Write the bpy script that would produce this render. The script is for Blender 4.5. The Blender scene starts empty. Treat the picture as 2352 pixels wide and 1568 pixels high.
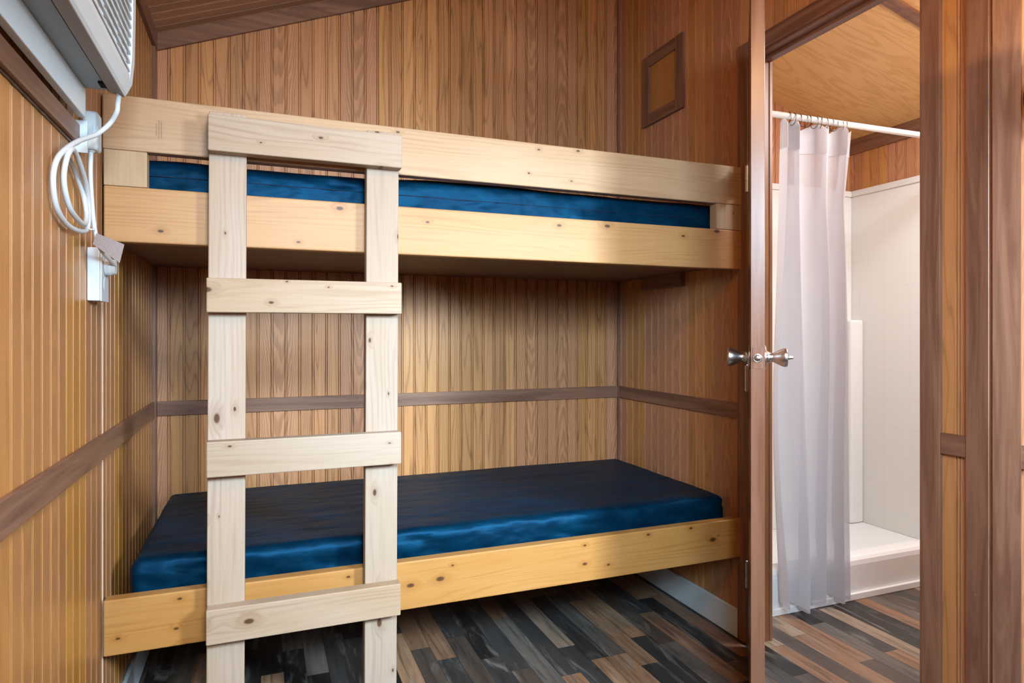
import bpy, bmesh, math, random
from mathutils import Vector, Matrix, noise as mnoise
random.seed(7)
scene = bpy.context.scene
COL = scene.collection
PI = math.pi

# ------------------------------------------------------------------ numbers of the cabin (metres)
XL, XR = -0.375, 1.635          # left wall, partition wall
YB, YF = 2.75, -0.45            # back wall, wall behind the camera
YBED = 1.876                    # front face of the bunks
RIDGE = 1.40
def ceil_z(x):
    return 2.237 + 0.386 * (min(x, RIDGE) + 0.375) - 0.386 * max(0.0, x - RIDGE)
def bath_z(x):
    return 2.375 - 0.265 * (x - 2.59)

# ------------------------------------------------------------------ node helpers
class NT:
    def __init__(self, name):
        self.m = bpy.data.materials.new(name); self.m.use_nodes = True
        self.t = self.m.node_tree; self.t.nodes.clear()
        self.out = self.t.nodes.new('ShaderNodeOutputMaterial')
    def n(self, typ, ins=None, **props):
        nd = self.t.nodes.new('ShaderNode' + typ)
        for k, v in props.items(): setattr(nd, k, v)
        for k, v in (ins or {}).items():
            s = nd.inputs[k]
            if hasattr(v, 'is_output'): self.t.links.new(v, s)
            else: s.default_value = v
        return nd
    def math(self, op, a, b=0.0, c=0.0):
        return self.n('Math', {0: a, 1: b, 2: c}, operation=op).outputs[0]
    def xyz(self, x, y, z):
        return self.n('CombineXYZ', {0: x, 1: y, 2: z}).outputs[0]
    def noise(self, vec, scale=1.0, detail=2.0, rough=0.5, dist=0.0):
        return self.n('TexNoise', {'Vector': vec, 'Scale': scale, 'Detail': detail, 'Roughness': rough, 'Distortion': dist}).outputs[0]
    def ramp(self, fac, stops, interp='LINEAR'):
        r = self.n('ValToRGB', {0: fac}); cr = r.color_ramp; cr.interpolation = interp
        while len(cr.elements) < len(stops): cr.elements.new(0.5)
        for e, (p, c) in zip(cr.elements, stops):
            e.position = p; e.color = (*c, 1) if len(c) == 3 else c
        return r.outputs[0]
    def mix(self, fac, a, b, mode='MIX'):
        nd = self.n('Mix', None, data_type='RGBA', blend_type=mode)
        for s, v in ((nd.inputs[0], fac), (nd.inputs[6], a), (nd.inputs[7], b)):
            if hasattr(v, 'is_output'): self.t.links.new(v, s)
            else: s.default_value = v if not isinstance(v, tuple) or len(v) == 4 else (*v, 1)
        return nd.outputs[2]
    def smooth(self, v, lo, hi):
        return self.n('MapRange', {0: v, 1: lo, 2: hi, 3: 0.0, 4: 1.0}, interpolation_type='SMOOTHSTEP').outputs[0]
    def obj(self):
        tc = self.n('TexCoord'); s = self.n('SeparateXYZ', {0: tc.outputs['Object']})
        return s.outputs
    def rnd(self):
        return self.n('ObjectInfo').outputs['Random']
    def bump(self, h, strength=0.2, dist=0.002):
        return self.n('Bump', {'Height': h, 'Strength': strength, 'Distance': dist}).outputs[0]
    def pbr(self, color, rough=0.5, spec=0.5, metal=0.0, normal=None, **kw):
        b = self.n('BsdfPrincipled')
        ins = {'Base Color': color, 'Roughness': rough, 'Specular IOR Level': spec, 'Metallic': metal}
        ins.update(kw)
        for k, v in ins.items():
            s = b.inputs[k]
            if hasattr(v, 'is_output'): self.t.links.new(v, s)
            else: s.default_value = (*v, 1) if isinstance(v, tuple) and len(v) == 3 else v
        if normal is not None: self.t.links.new(normal, b.inputs['Normal'])
        self.t.links.new(b.outputs[0], self.out.inputs[0])
        return self.m

AX = {'x': 0, 'y': 1, 'z': 2}

def mat_plain(name, color, rough=0.5, spec=0.5, metal=0.0, var=0.0):
    N = NT(name)
    if var:
        tc = N.n('TexCoord')
        v = N.noise(tc.outputs['Object'], 18, 3)
        c = N.mix(v, tuple(x * (1 - var) for x in color), tuple(min(1, x * (1 + var)) for x in color))
        return N.pbr(c, rough, spec, metal)
    return N.pbr(color, rough, spec, metal)

def mat_oak(name, across, along, light, dark, period=0.05243, phase=0.0, rough=0.42, spec=0.35, contrast=0.75, seed=0.0):
    """printed oak bead-board: straight and cathedral grain running along one axis"""
    N = NT(name); o = N.obj(); a, l = o[AX[across]], o[AX[along]]
    bi = N.math('FLOOR', N.math('DIVIDE', N.math('SUBTRACT', a, phase), period))
    r = N.n('TexWhiteNoise', {'W': N.math('ADD', bi, seed + 3.7)}, noise_dimensions='1D').outputs[0]
    pi = N.math('FLOOR', N.math('DIVIDE', N.math('SUBTRACT', a, phase), period * 3))
    r3 = N.n('TexWhiteNoise', {'W': N.math('ADD', pi, seed + 9.1)}, noise_dimensions='1D').outputs[0]
    vec = N.xyz(N.math('MULTIPLY', a, 15.0), N.math('ADD', N.math('MULTIPLY', l, 0.85), N.math('MULTIPLY', r3, 31.0)), N.math('ADD', N.math('MULTIPLY', r3, 17.0), seed))
    v = N.noise(vec, 1.0, 1.5, 0.45, 0.25)
    # cathedral figure: nested arches, one column per three boards, some pointing up and some down
    ctr = N.math('MULTIPLY', N.math('ADD', pi, 0.5), period * 3)
    wob = N.math('MULTIPLY', N.math('SUBTRACT', N.noise(N.xyz(N.math('MULTIPLY', l, 1.6), N.math('MULTIPLY', r3, 50.0), seed), 1.0, 1.0), 0.5), 0.05)
    ax_ = N.math('ADD', N.math('SUBTRACT', N.math('SUBTRACT', a, phase), ctr), wob)
    jit = N.noise(N.xyz(N.math('MULTIPLY', a, 34.0), N.math('MULTIPLY', l, 5.0), N.math('MULTIPLY', r3, 9.0)), 1.0, 2.0, 0.5)
    sgn = N.math('SUBTRACT', N.math('MULTIPLY', N.math('GREATER_THAN', N.math('FRACT', N.math('MULTIPLY', r3, 7.31)), 0.5), 2.0), 1.0)
    ph = N.math('ADD', N.math('MULTIPLY', N.math('MULTIPLY', l, 9.0), sgn), N.math('ADD', N.math('MULTIPLY', N.math('MULTIPLY', ax_, ax_), 1150.0), N.math('MULTIPLY', jit, 2.2)))
    cring = N.math('FRACT', ph)
    cband = N.math('MULTIPLY', N.smooth(cring, 0.0, 0.55), N.math('SUBTRACT', 1.0, N.smooth(cring, 0.86, 1.0)))
    cath = N.math('LESS_THAN', r3, 0.55)
    ring = N.math('PINGPONG', N.math('MULTIPLY', v, 13.0), 0.5)
    line = N.math('MULTIPLY', N.math('SUBTRACT', 1.0, N.smooth(ring, 0.0, 0.17)), N.math('SUBTRACT', 1.0, cath))
    wide = N.math('ADD', N.math('MULTIPLY', N.math('SUBTRACT', 1.0, N.smooth(ring, 0.0, 0.42)), N.math('SUBTRACT', 1.0, cath)), N.math('MULTIPLY', N.math('MULTIPLY', cath, N.math('POWER', cband, 2.4)), 3.0))
    pv = N.xyz(N.math('MULTIPLY', a, 420.0), N.math('MULTIPLY', l, 9.0), N.math('MULTIPLY', r, 7.0))
    pore = N.smooth(N.noise(pv, 1.0, 2.0, 0.6), 0.45, 0.72)
    fv = N.xyz(N.math('MULTIPLY', a, 95.0), N.math('MULTIPLY', l, 2.0), N.math('MULTIPLY', r, 3.0))
    fine = N.smooth(N.noise(fv, 1.0, 2.0, 0.5), 0.35, 0.7)
    m = N.math('ADD', N.math('MULTIPLY', line, 0.42), N.math('MULTIPLY', wide, 0.14))
    m = N.math('ADD', m, N.math('MULTIPLY', pore, 0.16))
    m = N.math('ADD', m, N.math('MULTIPLY', fine, 0.20))
    m = N.math('MULTIPLY', m, contrast); m.node.use_clamp = True
    c = N.mix(m, light, dark)
    tone = N.math('ADD', 0.86, N.math('MULTIPLY', r, 0.26))
    hue = N.math('ADD', 0.5, N.math('MULTIPLY', N.math('SUBTRACT', r3, 0.5), 0.011))
    hs = N.n('HueSaturation', {'Hue': hue, 'Saturation': N.math('ADD', 0.93, N.math('MULTIPLY', r3, 0.12)), 'Value': tone, 'Fac': 1.0, 'Color': c})
    nb = N.bump(N.math('SUBTRACT', 1.0, m), 0.12, 0.0006)
    return N.pbr(hs.outputs[0], rough, spec, normal=nb)

def mat_trim(name, along, light, dark, rough=0.4, spec=0.4):
    """dark walnut-look moulding"""
    N = NT(name); o = N.obj()
    sc = [34.0, 34.0, 34.0]; sc[AX[along]] = 2.2
    rn = N.math('MULTIPLY', N.rnd(), 40.0)
    vec = N.xyz(*[N.math('ADD', N.math('MULTIPLY', o[i], sc[i]), rn) for i in range(3)])
    v = N.noise(vec, 1.0, 4.0, 0.62, 0.8)
    v2 = N.noise(vec, 0.35, 2.0, 0.5, 1.5)
    c = N.mix(N.smooth(v, 0.32, 0.68), dark, light)
    c = N.mix(N.math('MULTIPLY', N.smooth(v2, 0.55, 0.72), 0.5), c, dark)
    # small pale nail-hole filler specks
    sv = N.n('TexVoronoi', {'Vector': N.xyz(N.math('ADD', o[0], rn), o[1], o[2]), 'Scale': 9.0}, feature='F1')
    speck = N.math('SUBTRACT', 1.0, N.smooth(sv.outputs['Distance'], 0.012, 0.022))
    c = N.mix(N.math('MULTIPLY', speck, 0.6), c, (0.42, 0.33, 0.26))
    return N.pbr(c, rough, spec)

def mat_pine(name, across, along, base, deep, knot=(0.16, 0.065, 0.025), rough=0.5, spec=0.3, knots=0.5, ring_s=70.0):
    N = NT(name); o = N.obj(); a, l = o[AX[across]], o[AX[along]]
    rn = N.rnd(); r40 = N.math('MULTIPLY', rn, 41.0)
    kv = N.xyz(N.math('ADD', N.math('MULTIPLY', l, 7.0), r40), N.math('ADD', N.math('MULTIPLY', a, 13.0), r40), 0.0)
    vo = N.n('TexVoronoi', {'Vector': kv, 'Scale': 1.0}, feature='F1', voronoi_dimensions='2D')
    d = vo.outputs['Distance']
    cs = N.n('SeparateColor', {0: vo.outputs['Color']})
    has = N.math('LESS_THAN', cs.outputs[0], knots)
    size = N.math('ADD', 0.024, N.math('MULTIPLY', N.math('POWER', cs.outputs[1], 2.0), 0.085))
    kd = N.math('DIVIDE', d, size)
    km = N.math('MULTIPLY', N.math('SUBTRACT', 1.0, N.smooth(kd, 0.55, 1.15)), has)
    halo = N.math('MULTIPLY', N.math('SUBTRACT', 1.0, N.smooth(kd, 0.8, 4.0)), has)
    gv = N.xyz(N.math('ADD', N.math('MULTIPLY', a, 9.0), r40), N.math('MULTIPLY', l, 0.9), r40)
    w = N.noise(gv, 1.0, 2.0, 0.5, 0.3)
    ph = N.math('ADD', N.math('MULTIPLY', a, ring_s), N.math('ADD', N.math('MULTIPLY', w, 9.0), N.math('MULTIPLY', halo, 1.3)))
    ring = N.math('PINGPONG', ph, 0.5)
    rl = N.math('SUBTRACT', 1.0, N.smooth(ring, 0.02, 0.32))
    gm = N.noise(N.xyz(N.math('MULTIPLY', a, 26.0), N.math('MULTIPLY', l, 2.2), r40), 1.0, 2.0)
    rl = N.math('MULTIPLY', rl, N.smooth(gm, 0.35, 0.7))
    tone = N.noise(N.xyz(N.math('MULTIPLY', a, 7.0), N.math('MULTIPLY', l, 1.7), r40), 1.0, 2.0)
    c = N.mix(N.smooth(tone, 0.3, 0.7), base, tuple(x * y for x, y in zip(base, (0.93, 0.88, 0.80))))
    fb = N.noise(N.xyz(N.math('MULTIPLY', a, 330.0), N.math('MULTIPLY', l, 8.0), r40), 1.0, 2.0)
    c = N.mix(N.math('MULTIPLY', N.smooth(fb, 0.4, 0.8), 0.22), c, deep)
    c = N.mix(N.math('MULTIPLY', rl, 0.42), c, deep)
    c = N.mix(N.math('MULTIPLY', halo, 0.38), c, deep)
    c = N.n('HueSaturation', {'Hue': 0.5, 'Saturation': N.math('ADD', 0.88, N.math('MULTIPLY', N.math('FRACT', N.math('MULTIPLY', rn, 7.7)), 0.32)), 'Value': N.math('ADD', 0.95, N.math('MULTIPLY', N.math('FRACT', N.math('MULTIPLY', rn, 3.3)), 0.10)), 'Fac': 1.0, 'Color': c}).outputs[0]
    c = N.mix(N.math('MULTIPLY', km, 0.95), c, tuple(x * .45 for x in knot))
    nb = N.bump(fb, 0.08, 0.0006)
    return N.pbr(c, rough, spec, normal=nb)

def mat_floor(name):
    N = NT(name); o = N.obj(); x, y = o[0], o[1]
    W, Lg = 0.070, 0.55
    si = N.math('FLOOR', N.math('DIVIDE', x, W))
    r1 = N.n('TexWhiteNoise', {'W': N.math('ADD', si, 11.3)}, noise_dimensions='1D').outputs[0]
    yy = N.math('ADD', N.math('DIVIDE', y, Lg), N.math('MULTIPLY', r1, 7.0))
    bi = N.math('FLOOR', yy)
    r2 = N.n('TexWhiteNoise', {'Vector': N.xyz(si, bi, 2.0)}, noise_dimensions='2D').outputs[0]
    base = N.ramp(r2, [(0.0, (0.016, 0.014, 0.013)), (0.27, (0.048, 0.043, 0.040)), (0.46, (0.13, 0.108, 0.090)),
                       (0.56, (0.25, 0.130, 0.070)), (0.68, (0.30, 0.215, 0.150)), (0.78, (0.085, 0.060, 0.045)), (0.91, (0.35, 0.195, 0.105))], 'CONSTANT')
    gv = N.xyz(N.math('MULTIPLY', x, 55.0), N.math('MULTIPLY', y, 3.5), N.math('MULTIPLY', r2, 30.0))
    g = N.noise(gv, 1.0, 5.0, 0.65, 0.6)
    wv = N.xyz(N.math('MULTIPLY', x, 16.0), N.math('MULTIPLY', y, 3.0), N.math('MULTIPLY', r2, 30.0))
    wear = N.smooth(N.noise(wv, 1.0, 4.0, 0.6, 1.2), 0.52, 0.74)
    c = N.mix(N.math('MULTIPLY', N.smooth(g, 0.35, 0.8), 0.85), base, (0.022, 0.019, 0.017))
    c = N.mix(N.math('MULTIPLY', wear, 0.45), c, (0.31, 0.27, 0.23))
    fx = N.math('FRACT', N.math('DIVIDE', x, W)); fy = N.math('FRACT', yy)
    ex = N.math('MINIMUM', fx, N.math('SUBTRACT', 1.0, fx)); ey = N.math('MINIMUM', fy, N.math('SUBTRACT', 1.0, fy))
    seam = N.math('MINIMUM', N.smooth(ex, 0.0, 0.025), N.smooth(ey, 0.0, 0.004))
    c = N.mix(N.math('ADD', 0.45, N.math('MULTIPLY', seam, 0.55)), (0.015, 0.012, 0.010), c)
    return N.pbr(c, 0.36, 0.45, normal=N.bump(seam, 0.3, 0.001))

def mat_tile(name, col):
    """moulded fibreglass shower wall with a shallow square tile pattern"""
    N = NT(name); o = N.obj()
    def grid(s, w):
        f = N.math('FRACT', N.math('DIVIDE', s, w)); return N.math('MINIMUM', f, N.math('SUBTRACT', 1.0, f))
    ga = N.smooth(grid(N.math('ADD', o[0], o[1]), 0.152), 0.0, 0.03)
    gz = N.smooth(grid(o[2], 0.152), 0.0, 0.03)
    m = N.math('MINIMUM', ga, gz)
    c = N.mix(m, tuple(x * 0.965 for x in col), col)
    return N.pbr(c, 0.30, 0.45, normal=N.bump(m, 0.16, 0.0010))

def mat_vinyl(name):
    N = NT(name); tc = N.n('TexCoord'); o = N.obj()
    f = N.noise(N.xyz(N.math('MULTIPLY', o[0], 9.0), N.math('MULTIPLY', o[1], 26.0), N.math('MULTIPLY', o[2], 20.0)), 1.0, 2.0, 0.5, 0.35)
    weave = N.noise(tc.outputs['Object'], 900, 1)
    c = N.mix(N.smooth(f, 0.35, 0.7), (0.0005, 0.022, 0.052), (0.0007, 0.034, 0.075))
    h = N.math('ADD', N.math('MULTIPLY', f, 1.0), N.math('MULTIPLY', weave, 0.02))
    return N.pbr(c, N.math('ADD', 0.44, N.math('MULTIPLY', f, 0.12)), 0.08, 0.5, normal=N.bump(h, 0.7, 0.008))

def mat_curtain(name):
    N = NT(name)
    d = N.n('BsdfDiffuse', {'Color': (0.62, 0.615, 0.64, 1)})
    t = N.n('BsdfTranslucent', {'Color': (0.66, 0.65, 0.68, 1)})
    g = N.n('BsdfTransparent', {'Color': (0.97, 0.96, 0.97, 1)})
    a = N.n('MixShader', {0: 0.42}); N.t.links.new(d.outputs[0], a.inputs[1]); N.t.links.new(t.outputs[0], a.inputs[2])
    b = N.n('MixShader', {0: 0.17}); N.t.links.new(a.outputs[0], b.inputs[1]); N.t.links.new(g.outputs[0], b.inputs[2])
    N.t.links.new(b.outputs[0], N.out.inputs[0])
    return N.m

def mat_ply(name, across, along):
    """varnished plywood ceiling, broad flowing grain"""
    N = NT(name); o = N.obj(); a, l = o[AX[across]], o[AX[along]]
    vec = N.xyz(N.math('MULTIPLY', a, 7.5), N.math('MULTIPLY', l, 1.0), 4.0)
    v = N.noise(vec, 1.0, 3.0, 0.55, 0.7)
    ring = N.math('PINGPONG', N.math('MULTIPLY', v, 10.0), 0.5)
    m = N.math('SUBTRACT', 1.0, N.smooth(ring, 0.0, 0.35))
    f = N.noise(N.xyz(N.math('MULTIPLY', a, 130.0), N.math('MULTIPLY', l, 5.0), 0.0), 1.0, 2.0)
    c = N.mix(N.math('ADD', N.math('MULTIPLY', m, 0.45), N.math('MULTIPLY', f, 0.25)), (0.74, 0.49, 0.215), (0.55, 0.31, 0.11))
    return N.pbr(c, 0.4, 0.35)

def mat_tag(name):
    N = NT(name); o = N.obj()
    u = N.math('ADD', N.math('MULTIPLY', o[0], 0.92), N.math('MULTIPLY', o[2], -0.39))
    v = N.math('ADD', N.math('MULTIPLY', o[0], 0.39), N.math('MULTIPLY', o[2], 0.92))
    rows = N.math('PINGPONG', N.math('MULTIPLY', v, 290.0), 0.5)
    dash = N.noise(N.xyz(N.math('MULTIPLY', u, 620.0), N.math('FLOOR', N.math('MULTIPLY', v, 290.0)), 0.0), 1.0, 1.0)
    m = N.math('MULTIPLY', N.math('GREATER_THAN', rows, 0.27), N.smooth(dash, 0.42, 0.5))
    return N.pbr(N.mix(N.math('MULTIPLY', m, 0.6), (0.33, 0.265, 0.25), (0.15, 0.105, 0.095)), 0.35, 0.5)

def mat_mesh_disc(name):
    N = NT(name); tc = N.n('TexCoord')
    v = N.n('TexVoronoi', {'Vector': tc.outputs['Object'], 'Scale': 260.0}, feature='F1')
    c = N.mix(N.smooth(v.outputs['Distance'], 0.2, 0.6), (0.22, 0.30, 0.34), (0.08, 0.12, 0.15))
    return N.pbr(c, 0.4, 0.5)

OAK_L, OAK_D = (0.540, 0.255, 0.110), (0.155, 0.052, 0.020)
M = {}
M['oak_back'] = mat_oak('oak_panel_back', 'x', 'z', OAK_L, OAK_D, phase=-0.3256)
M['oak_side'] = mat_oak('oak_panel_side', 'y', 'z', OAK_L, OAK_D, phase=1.102, seed=5.0, contrast=0.5)
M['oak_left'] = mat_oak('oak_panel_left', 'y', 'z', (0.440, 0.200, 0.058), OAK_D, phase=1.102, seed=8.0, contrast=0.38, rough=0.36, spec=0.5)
M['oak_ceiling'] = mat_oak('oak_panel_ceiling', 'y', 'x', (0.44, 0.215, 0.095), (0.19, 0.080, 0.033), phase=0.0, seed=2.0, contrast=0.5)
for ax in 'xyz':
    M['trim_' + ax] = mat_trim('walnut_trim_' + ax, ax, (0.255, 0.132, 0.080), (0.145, 0.067, 0.041))
M['door'] = mat_trim('door_veneer', 'z', (0.185, 0.084, 0.048), (0.120, 0.050, 0.028), rough=0.30, spec=0.5)
M['rail'] = mat_pine('varnished_pine_board', 'z', 'x', (0.435, 0.236, 0.096), (0.27, 0.11, 0.032), rough=0.46, spec=0.30, knots=0.5)
M['guard'] = mat_pine('pale_pine_board', 'z', 'x', (0.460, 0.305, 0.178), (0.285, 0.15, 0.068), rough=0.48, spec=0.3, knots=0.45)
M['spacer'] = mat_pine('bare_pine_block', 'x', 'z', (0.450, 0.345, 0.245), (0.29, 0.185, 0.11), knots=0.4)
M['ladder_x'] = mat_pine('bare_pine_rung', 'z', 'x', (0.400, 0.308, 0.232), (0.235, 0.15, 0.09), rough=0.62, spec=0.25, knots=0.62, ring_s=60)
M['ladder_z'] = mat_pine('bare_pine_stile', 'x', 'z', (0.405, 0.325, 0.265), (0.24, 0.16, 0.105), rough=0.62, spec=0.25, knots=0.60, ring_s=60)
M['deck'] = mat_trim('stained_plywood', 'x', (0.230, 0.120, 0.072), (0.140, 0.066, 0.038), rough=0.5, spec=0.3)
M['floor'] = mat_floor('dark_plank_vinyl')
M['vinyl'] = mat_vinyl('navy_vinyl')
M['seam'] = mat_plain('navy_seam', (0.004, 0.014, 0.04), 0.6, 0.3)
M['white'] = mat_plain('white_plastic', (0.72, 0.80, 0.84), 0.38, 0.5, var=0.03)
M['cord'] = mat_plain('white_cord', (0.58, 0.61, 0.62), 0.42, 0.4, var=0.03)
M['sleeve_grey'] = mat_plain('grey_plastic', (0.27, 0.33, 0.36), 0.45, 0.4, var=0.06)
M['taupe'] = mat_plain('taupe_plastic', (0.27, 0.225, 0.195), 0.45, 0.4, var=0.05)
M['dark'] = mat_plain('dark_plastic', (0.012, 0.011, 0.009), 0.8, 0.1)
M['base_white'] = mat_plain('white_painted_board', (0.62, 0.68, 0.68), 0.45, 0.4, var=0.03)
M['caulk'] = mat_plain('old_white_caulk', (0.52, 0.40, 0.32), 0.7, 0.2, var=0.3)
M['nickel'] = mat_plain('satin_nickel', (0.58, 0.58, 0.58), 0.26, 0.5, metal=1.0)
M['chrome'] = mat_plain('polished_rod', (0.80, 0.80, 0.80), 0.22, 0.6, metal=0.55)
M['bronze'] = mat_plain('dark_ring_metal', (0.10, 0.075, 0.055), 0.35, 0.5, metal=1.0)
M['shower'] = mat_tile('tile_fibreglass', (0.70, 0.705, 0.685))
M['shower_plain'] = mat_plain('smooth_fibreglass', (0.70, 0.71, 0.705), 0.28, 0.5)
M['curtain'] = mat_curtain('sheer_curtain')
M['ply'] = mat_ply('plywood_ceiling', 'y', 'x')
M['tag'] = mat_tag('printed_tag')
M['ink'] = mat_plain('stamp_ink', (0.27, 0.19, 0.12), 0.8, 0.1)
M['disc'] = mat_mesh_disc('blue_grey_mesh')
M['black_rim'] = mat_plain('black_rim', (0.015, 0.017, 0.018), 0.4, 0.5)
M['jamb_z'] = mat_trim('jamb_wood_z', 'z', (0.230, 0.100, 0.045), (0.140, 0.055, 0.024))
M['jamb_y'] = mat_trim('jamb_wood_y', 'y', (0.230, 0.105, 0.060), (0.140, 0.058, 0.030))
M['glass'] = mat_plain('window_glass', (0.75, 0.85, 0.95), 0.1, 0.5)

# ------------------------------------------------------------------ object helpers
def link(name, bm, mat, parent=None, loc=None, smooth=False):
    """one mesh object; bm holds world coordinates, the origin goes to the parent's place (or loc)"""
    me = bpy.data.meshes.new(name)
    base = Vector(loc) if loc is not None else (Vector(parent['_base']) if parent is not None and '_base' in parent else Vector((0, 0, 0)))
    if base.length: bmesh.ops.translate(bm, verts=bm.verts, vec=-base)
    bm.normal_update(); bm.to_mesh(me); bm.free()
    for m in (mat if isinstance(mat, (list, tuple)) else [mat]): me.materials.append(m)
    if smooth:
        for p in me.polygons: p.use_smooth = True
    o = bpy.data.objects.new(name, me); COL.objects.link(o)
    if parent is not None: o.parent = parent
    elif base.length: o.location = base
    o['_base'] = tuple(base)
    return o

def thing(name, label, cat, loc, group=None):
    o = bpy.data.objects.new(name, None); COL.objects.link(o)
    o.empty_display_size = 0.05; o.location = loc; o['_base'] = tuple(loc)
    o['label'] = label; o['category'] = cat
    if group: o['group'] = group
    return o

def tag(o, label, cat, group=None):
    o['label'] = label; o['category'] = cat
    if group: o['group'] = group
    return o

def struct(o, label=None):
    o['kind'] = 'structure'
    if label: o['label'] = label
    return o

def BM(): return bmesh.new()

def box(bm, x0, x1, y0, y1, z0, z1, bev=0.0, segs=2, mtx=None):
    r = bmesh.ops.create_cube(bm, size=1.0)
    vs = r['verts']
    for v in vs:
        v.co = Vector((x0 + (v.co.x + .5) * (x1 - x0), y0 + (v.co.y + .5) * (y1 - y0), z0 + (v.co.z + .5) * (z1 - z0)))
    if bev > 0:
        es = list({e for v in vs for e in v.link_edges})
        g = bmesh.ops.bevel(bm, geom=es, offset=bev, segments=segs, affect='EDGES', profile=0.5)
        vs = list({v for f in g['faces'] for v in f.verts} | {v for v in vs if v.is_valid})
    if mtx is not None: bmesh.ops.transform(bm, matrix=mtx, verts=vs)
    return bm

def prism(bm, pts, off):
    """closed polygon pts (3-D) pushed along vector off"""
    a = [bm.verts.new(p) for p in pts]; b = [bm.verts.new(Vector(p) + Vector(off)) for p in pts]
    n = len(a)
    bm.faces.new(a); bm.faces.new(list(reversed(b)))
    for i in range(n): bm.faces.new((a[i], b[i], b[(i + 1) % n], a[(i + 1) % n]))
    bmesh.ops.recalc_face_normals(bm, faces=bm.faces)
    return bm

def lathe(bm, origin, axis, prof, segs=32, cap=True):
    axis = Vector(axis).normalized(); q = axis.to_track_quat('Z', 'Y'); O = Vector(origin)
    rings = []
    for d, r in prof:
        rings.append([bm.verts.new(O + q @ Vector((r * math.cos(2 * PI * i / segs), r * math.sin(2 * PI * i / segs), d))) for i in range(segs)])
    for a, b in zip(rings, rings[1:]):
        for i in range(segs):
            bm.faces.new((a[i], a[(i + 1) % segs], b[(i + 1) % segs], b[i]))
    if cap:
        bm.faces.new(list(reversed(rings[0]))); bm.faces.new(rings[-1])
    return bm

def catmull(pts, sub=10):
    P = [Vector(p) for p in pts]; out = []
    for i in range(len(P) - 1):
        p0, p1, p2, p3 = P[max(i - 1, 0)], P[i], P[i + 1], P[min(i + 2, len(P) - 1)]
        for k in range(sub):
            t = k / sub
            out.append(0.5 * ((2 * p1) + (-p0 + p2) * t + (2 * p0 - 5 * p1 + 4 * p2 - p3) * t * t + (-p0 + 3 * p1 - 3 * p2 + p3) * t ** 3))
    out.append(P[-1]); return out

def tube(bm, pts, r, segs=12, closed=False):
    n = len(pts); rings = []; prev = None
    for i in range(n):
        if closed: d = (pts[(i + 1) % n] - pts[i - 1]).normalized()
        else: d = (pts[min(i + 1, n - 1)] - pts[max(i - 1, 0)]).normalized()
        if prev is None:
            u = d.orthogonal().normalized()
        else:
            u = (prev - d * prev.dot(d)).normalized()
        prev = u; w = d.cross(u)
        rr = r(i / max(1, n - 1)) if callable(r) else r
        rings.append([bm.verts.new(pts[i] + (u * math.cos(2 * PI * k / segs) + w * math.sin(2 * PI * k / segs)) * rr) for k in range(segs)])
    m = n if closed else n - 1
    for i in range(m):
        a, b = rings[i], rings[(i + 1) % n]
        for k in range(segs): bm.faces.new((a[k], a[(k + 1) % segs], b[(k + 1) % segs], b[k]))
    if not closed:
        bm.faces.new(list(reversed(rings[0]))); bm.faces.new(rings[-1])
    return bm

def bead(bm, a0, a1, l0, l1, place, period=0.05243, phase=0.0, depth=0.0062, thick=0.05):
    """bead-board slab: paired grooves every period. place(a, l, d) -> point, d = depth into the wall; l0/l1 are numbers or functions of a"""
    prof = [(a0, 0.0)]
    k = math.ceil((a0 + 0.006 - phase) / period)
    while phase + k * period < a1 - 0.006:
        b = phase + k * period
        prof += [(b - .0056, 0), (b - .0047, depth), (b - .0034, depth), (b - .0024, .0004), (b, 0), (b + .0024, .0004), (b + .0034, depth), (b + .0047, depth), (b + .0056, 0)]
        k += 1
    prof.append((a1, 0.0))
    f0 = l0 if callable(l0) else (lambda a: l0)
    f1 = l1 if callable(l1) else (lambda a: l1)
    poly = prof + [(a1, thick), (a0, thick)]
    lo = [bm.verts.new(place(a, f0(a), d)) for a, d in poly]
    hi = [bm.verts.new(place(a, f1(a), d)) for a, d in poly]
    n = len(poly)
    for i in range(n): bm.faces.new((lo[i], lo[(i + 1) % n], hi[(i + 1) % n], hi[i]))
    bm.faces.new(lo); bm.faces.new(list(reversed(hi)))
    bmesh.ops.recalc_face_normals(bm, faces=bm.faces)
    return bm

# ------------------------------------------------------------------ the room shell
bm = BM(); box(bm, -0.45, 3.25, -0.52, 2.82, -0.06, 0.0)
struct(link('floor', bm, M['floor']))

bm = BM(); bead(bm, XL, XR + 0.04, 0.0, lambda a: ceil_z(a), lambda a, l, d: (a, YB + d, l), phase=-0.3256)
struct(link('wall_back', bm, M['oak_back']))

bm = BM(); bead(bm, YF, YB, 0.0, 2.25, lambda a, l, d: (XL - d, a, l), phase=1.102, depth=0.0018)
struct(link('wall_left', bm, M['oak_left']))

bm = BM()
pl = lambda a, l, d: (XR + d, a, l)
bead(bm, 1.856, YB, 0.0, 2.84, pl, phase=1.102, depth=0.0028, thick=0.08)
bead(bm, 1.182, 1.856, 2.115, 2.84, pl, phase=1.102, thick=0.08)
bead(bm, 1.020, 1.182, 0.0, 2.84, pl, phase=1.102, thick=0.08)
struct(link('wall_right', bm, M['oak_side']))

# wall on the near side of the corner post, turned a little towards the bunks
AD = Vector((0.353, -0.9356, 0)); AN = Vector((0.9356, 0.353, 0)); AP = Vector((XR, 1.020, 0))
pa = lambda a, l, d: tuple(AP + AD * a + AN * d + Vector((0, 0, l)))
bm = BM(); bead(bm, 0.0, 1.57, 0.0, 2.84, pa, phase=0.069, thick=0.05)
struct(link('wall_front_right', bm, M['oak_side']))

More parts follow.
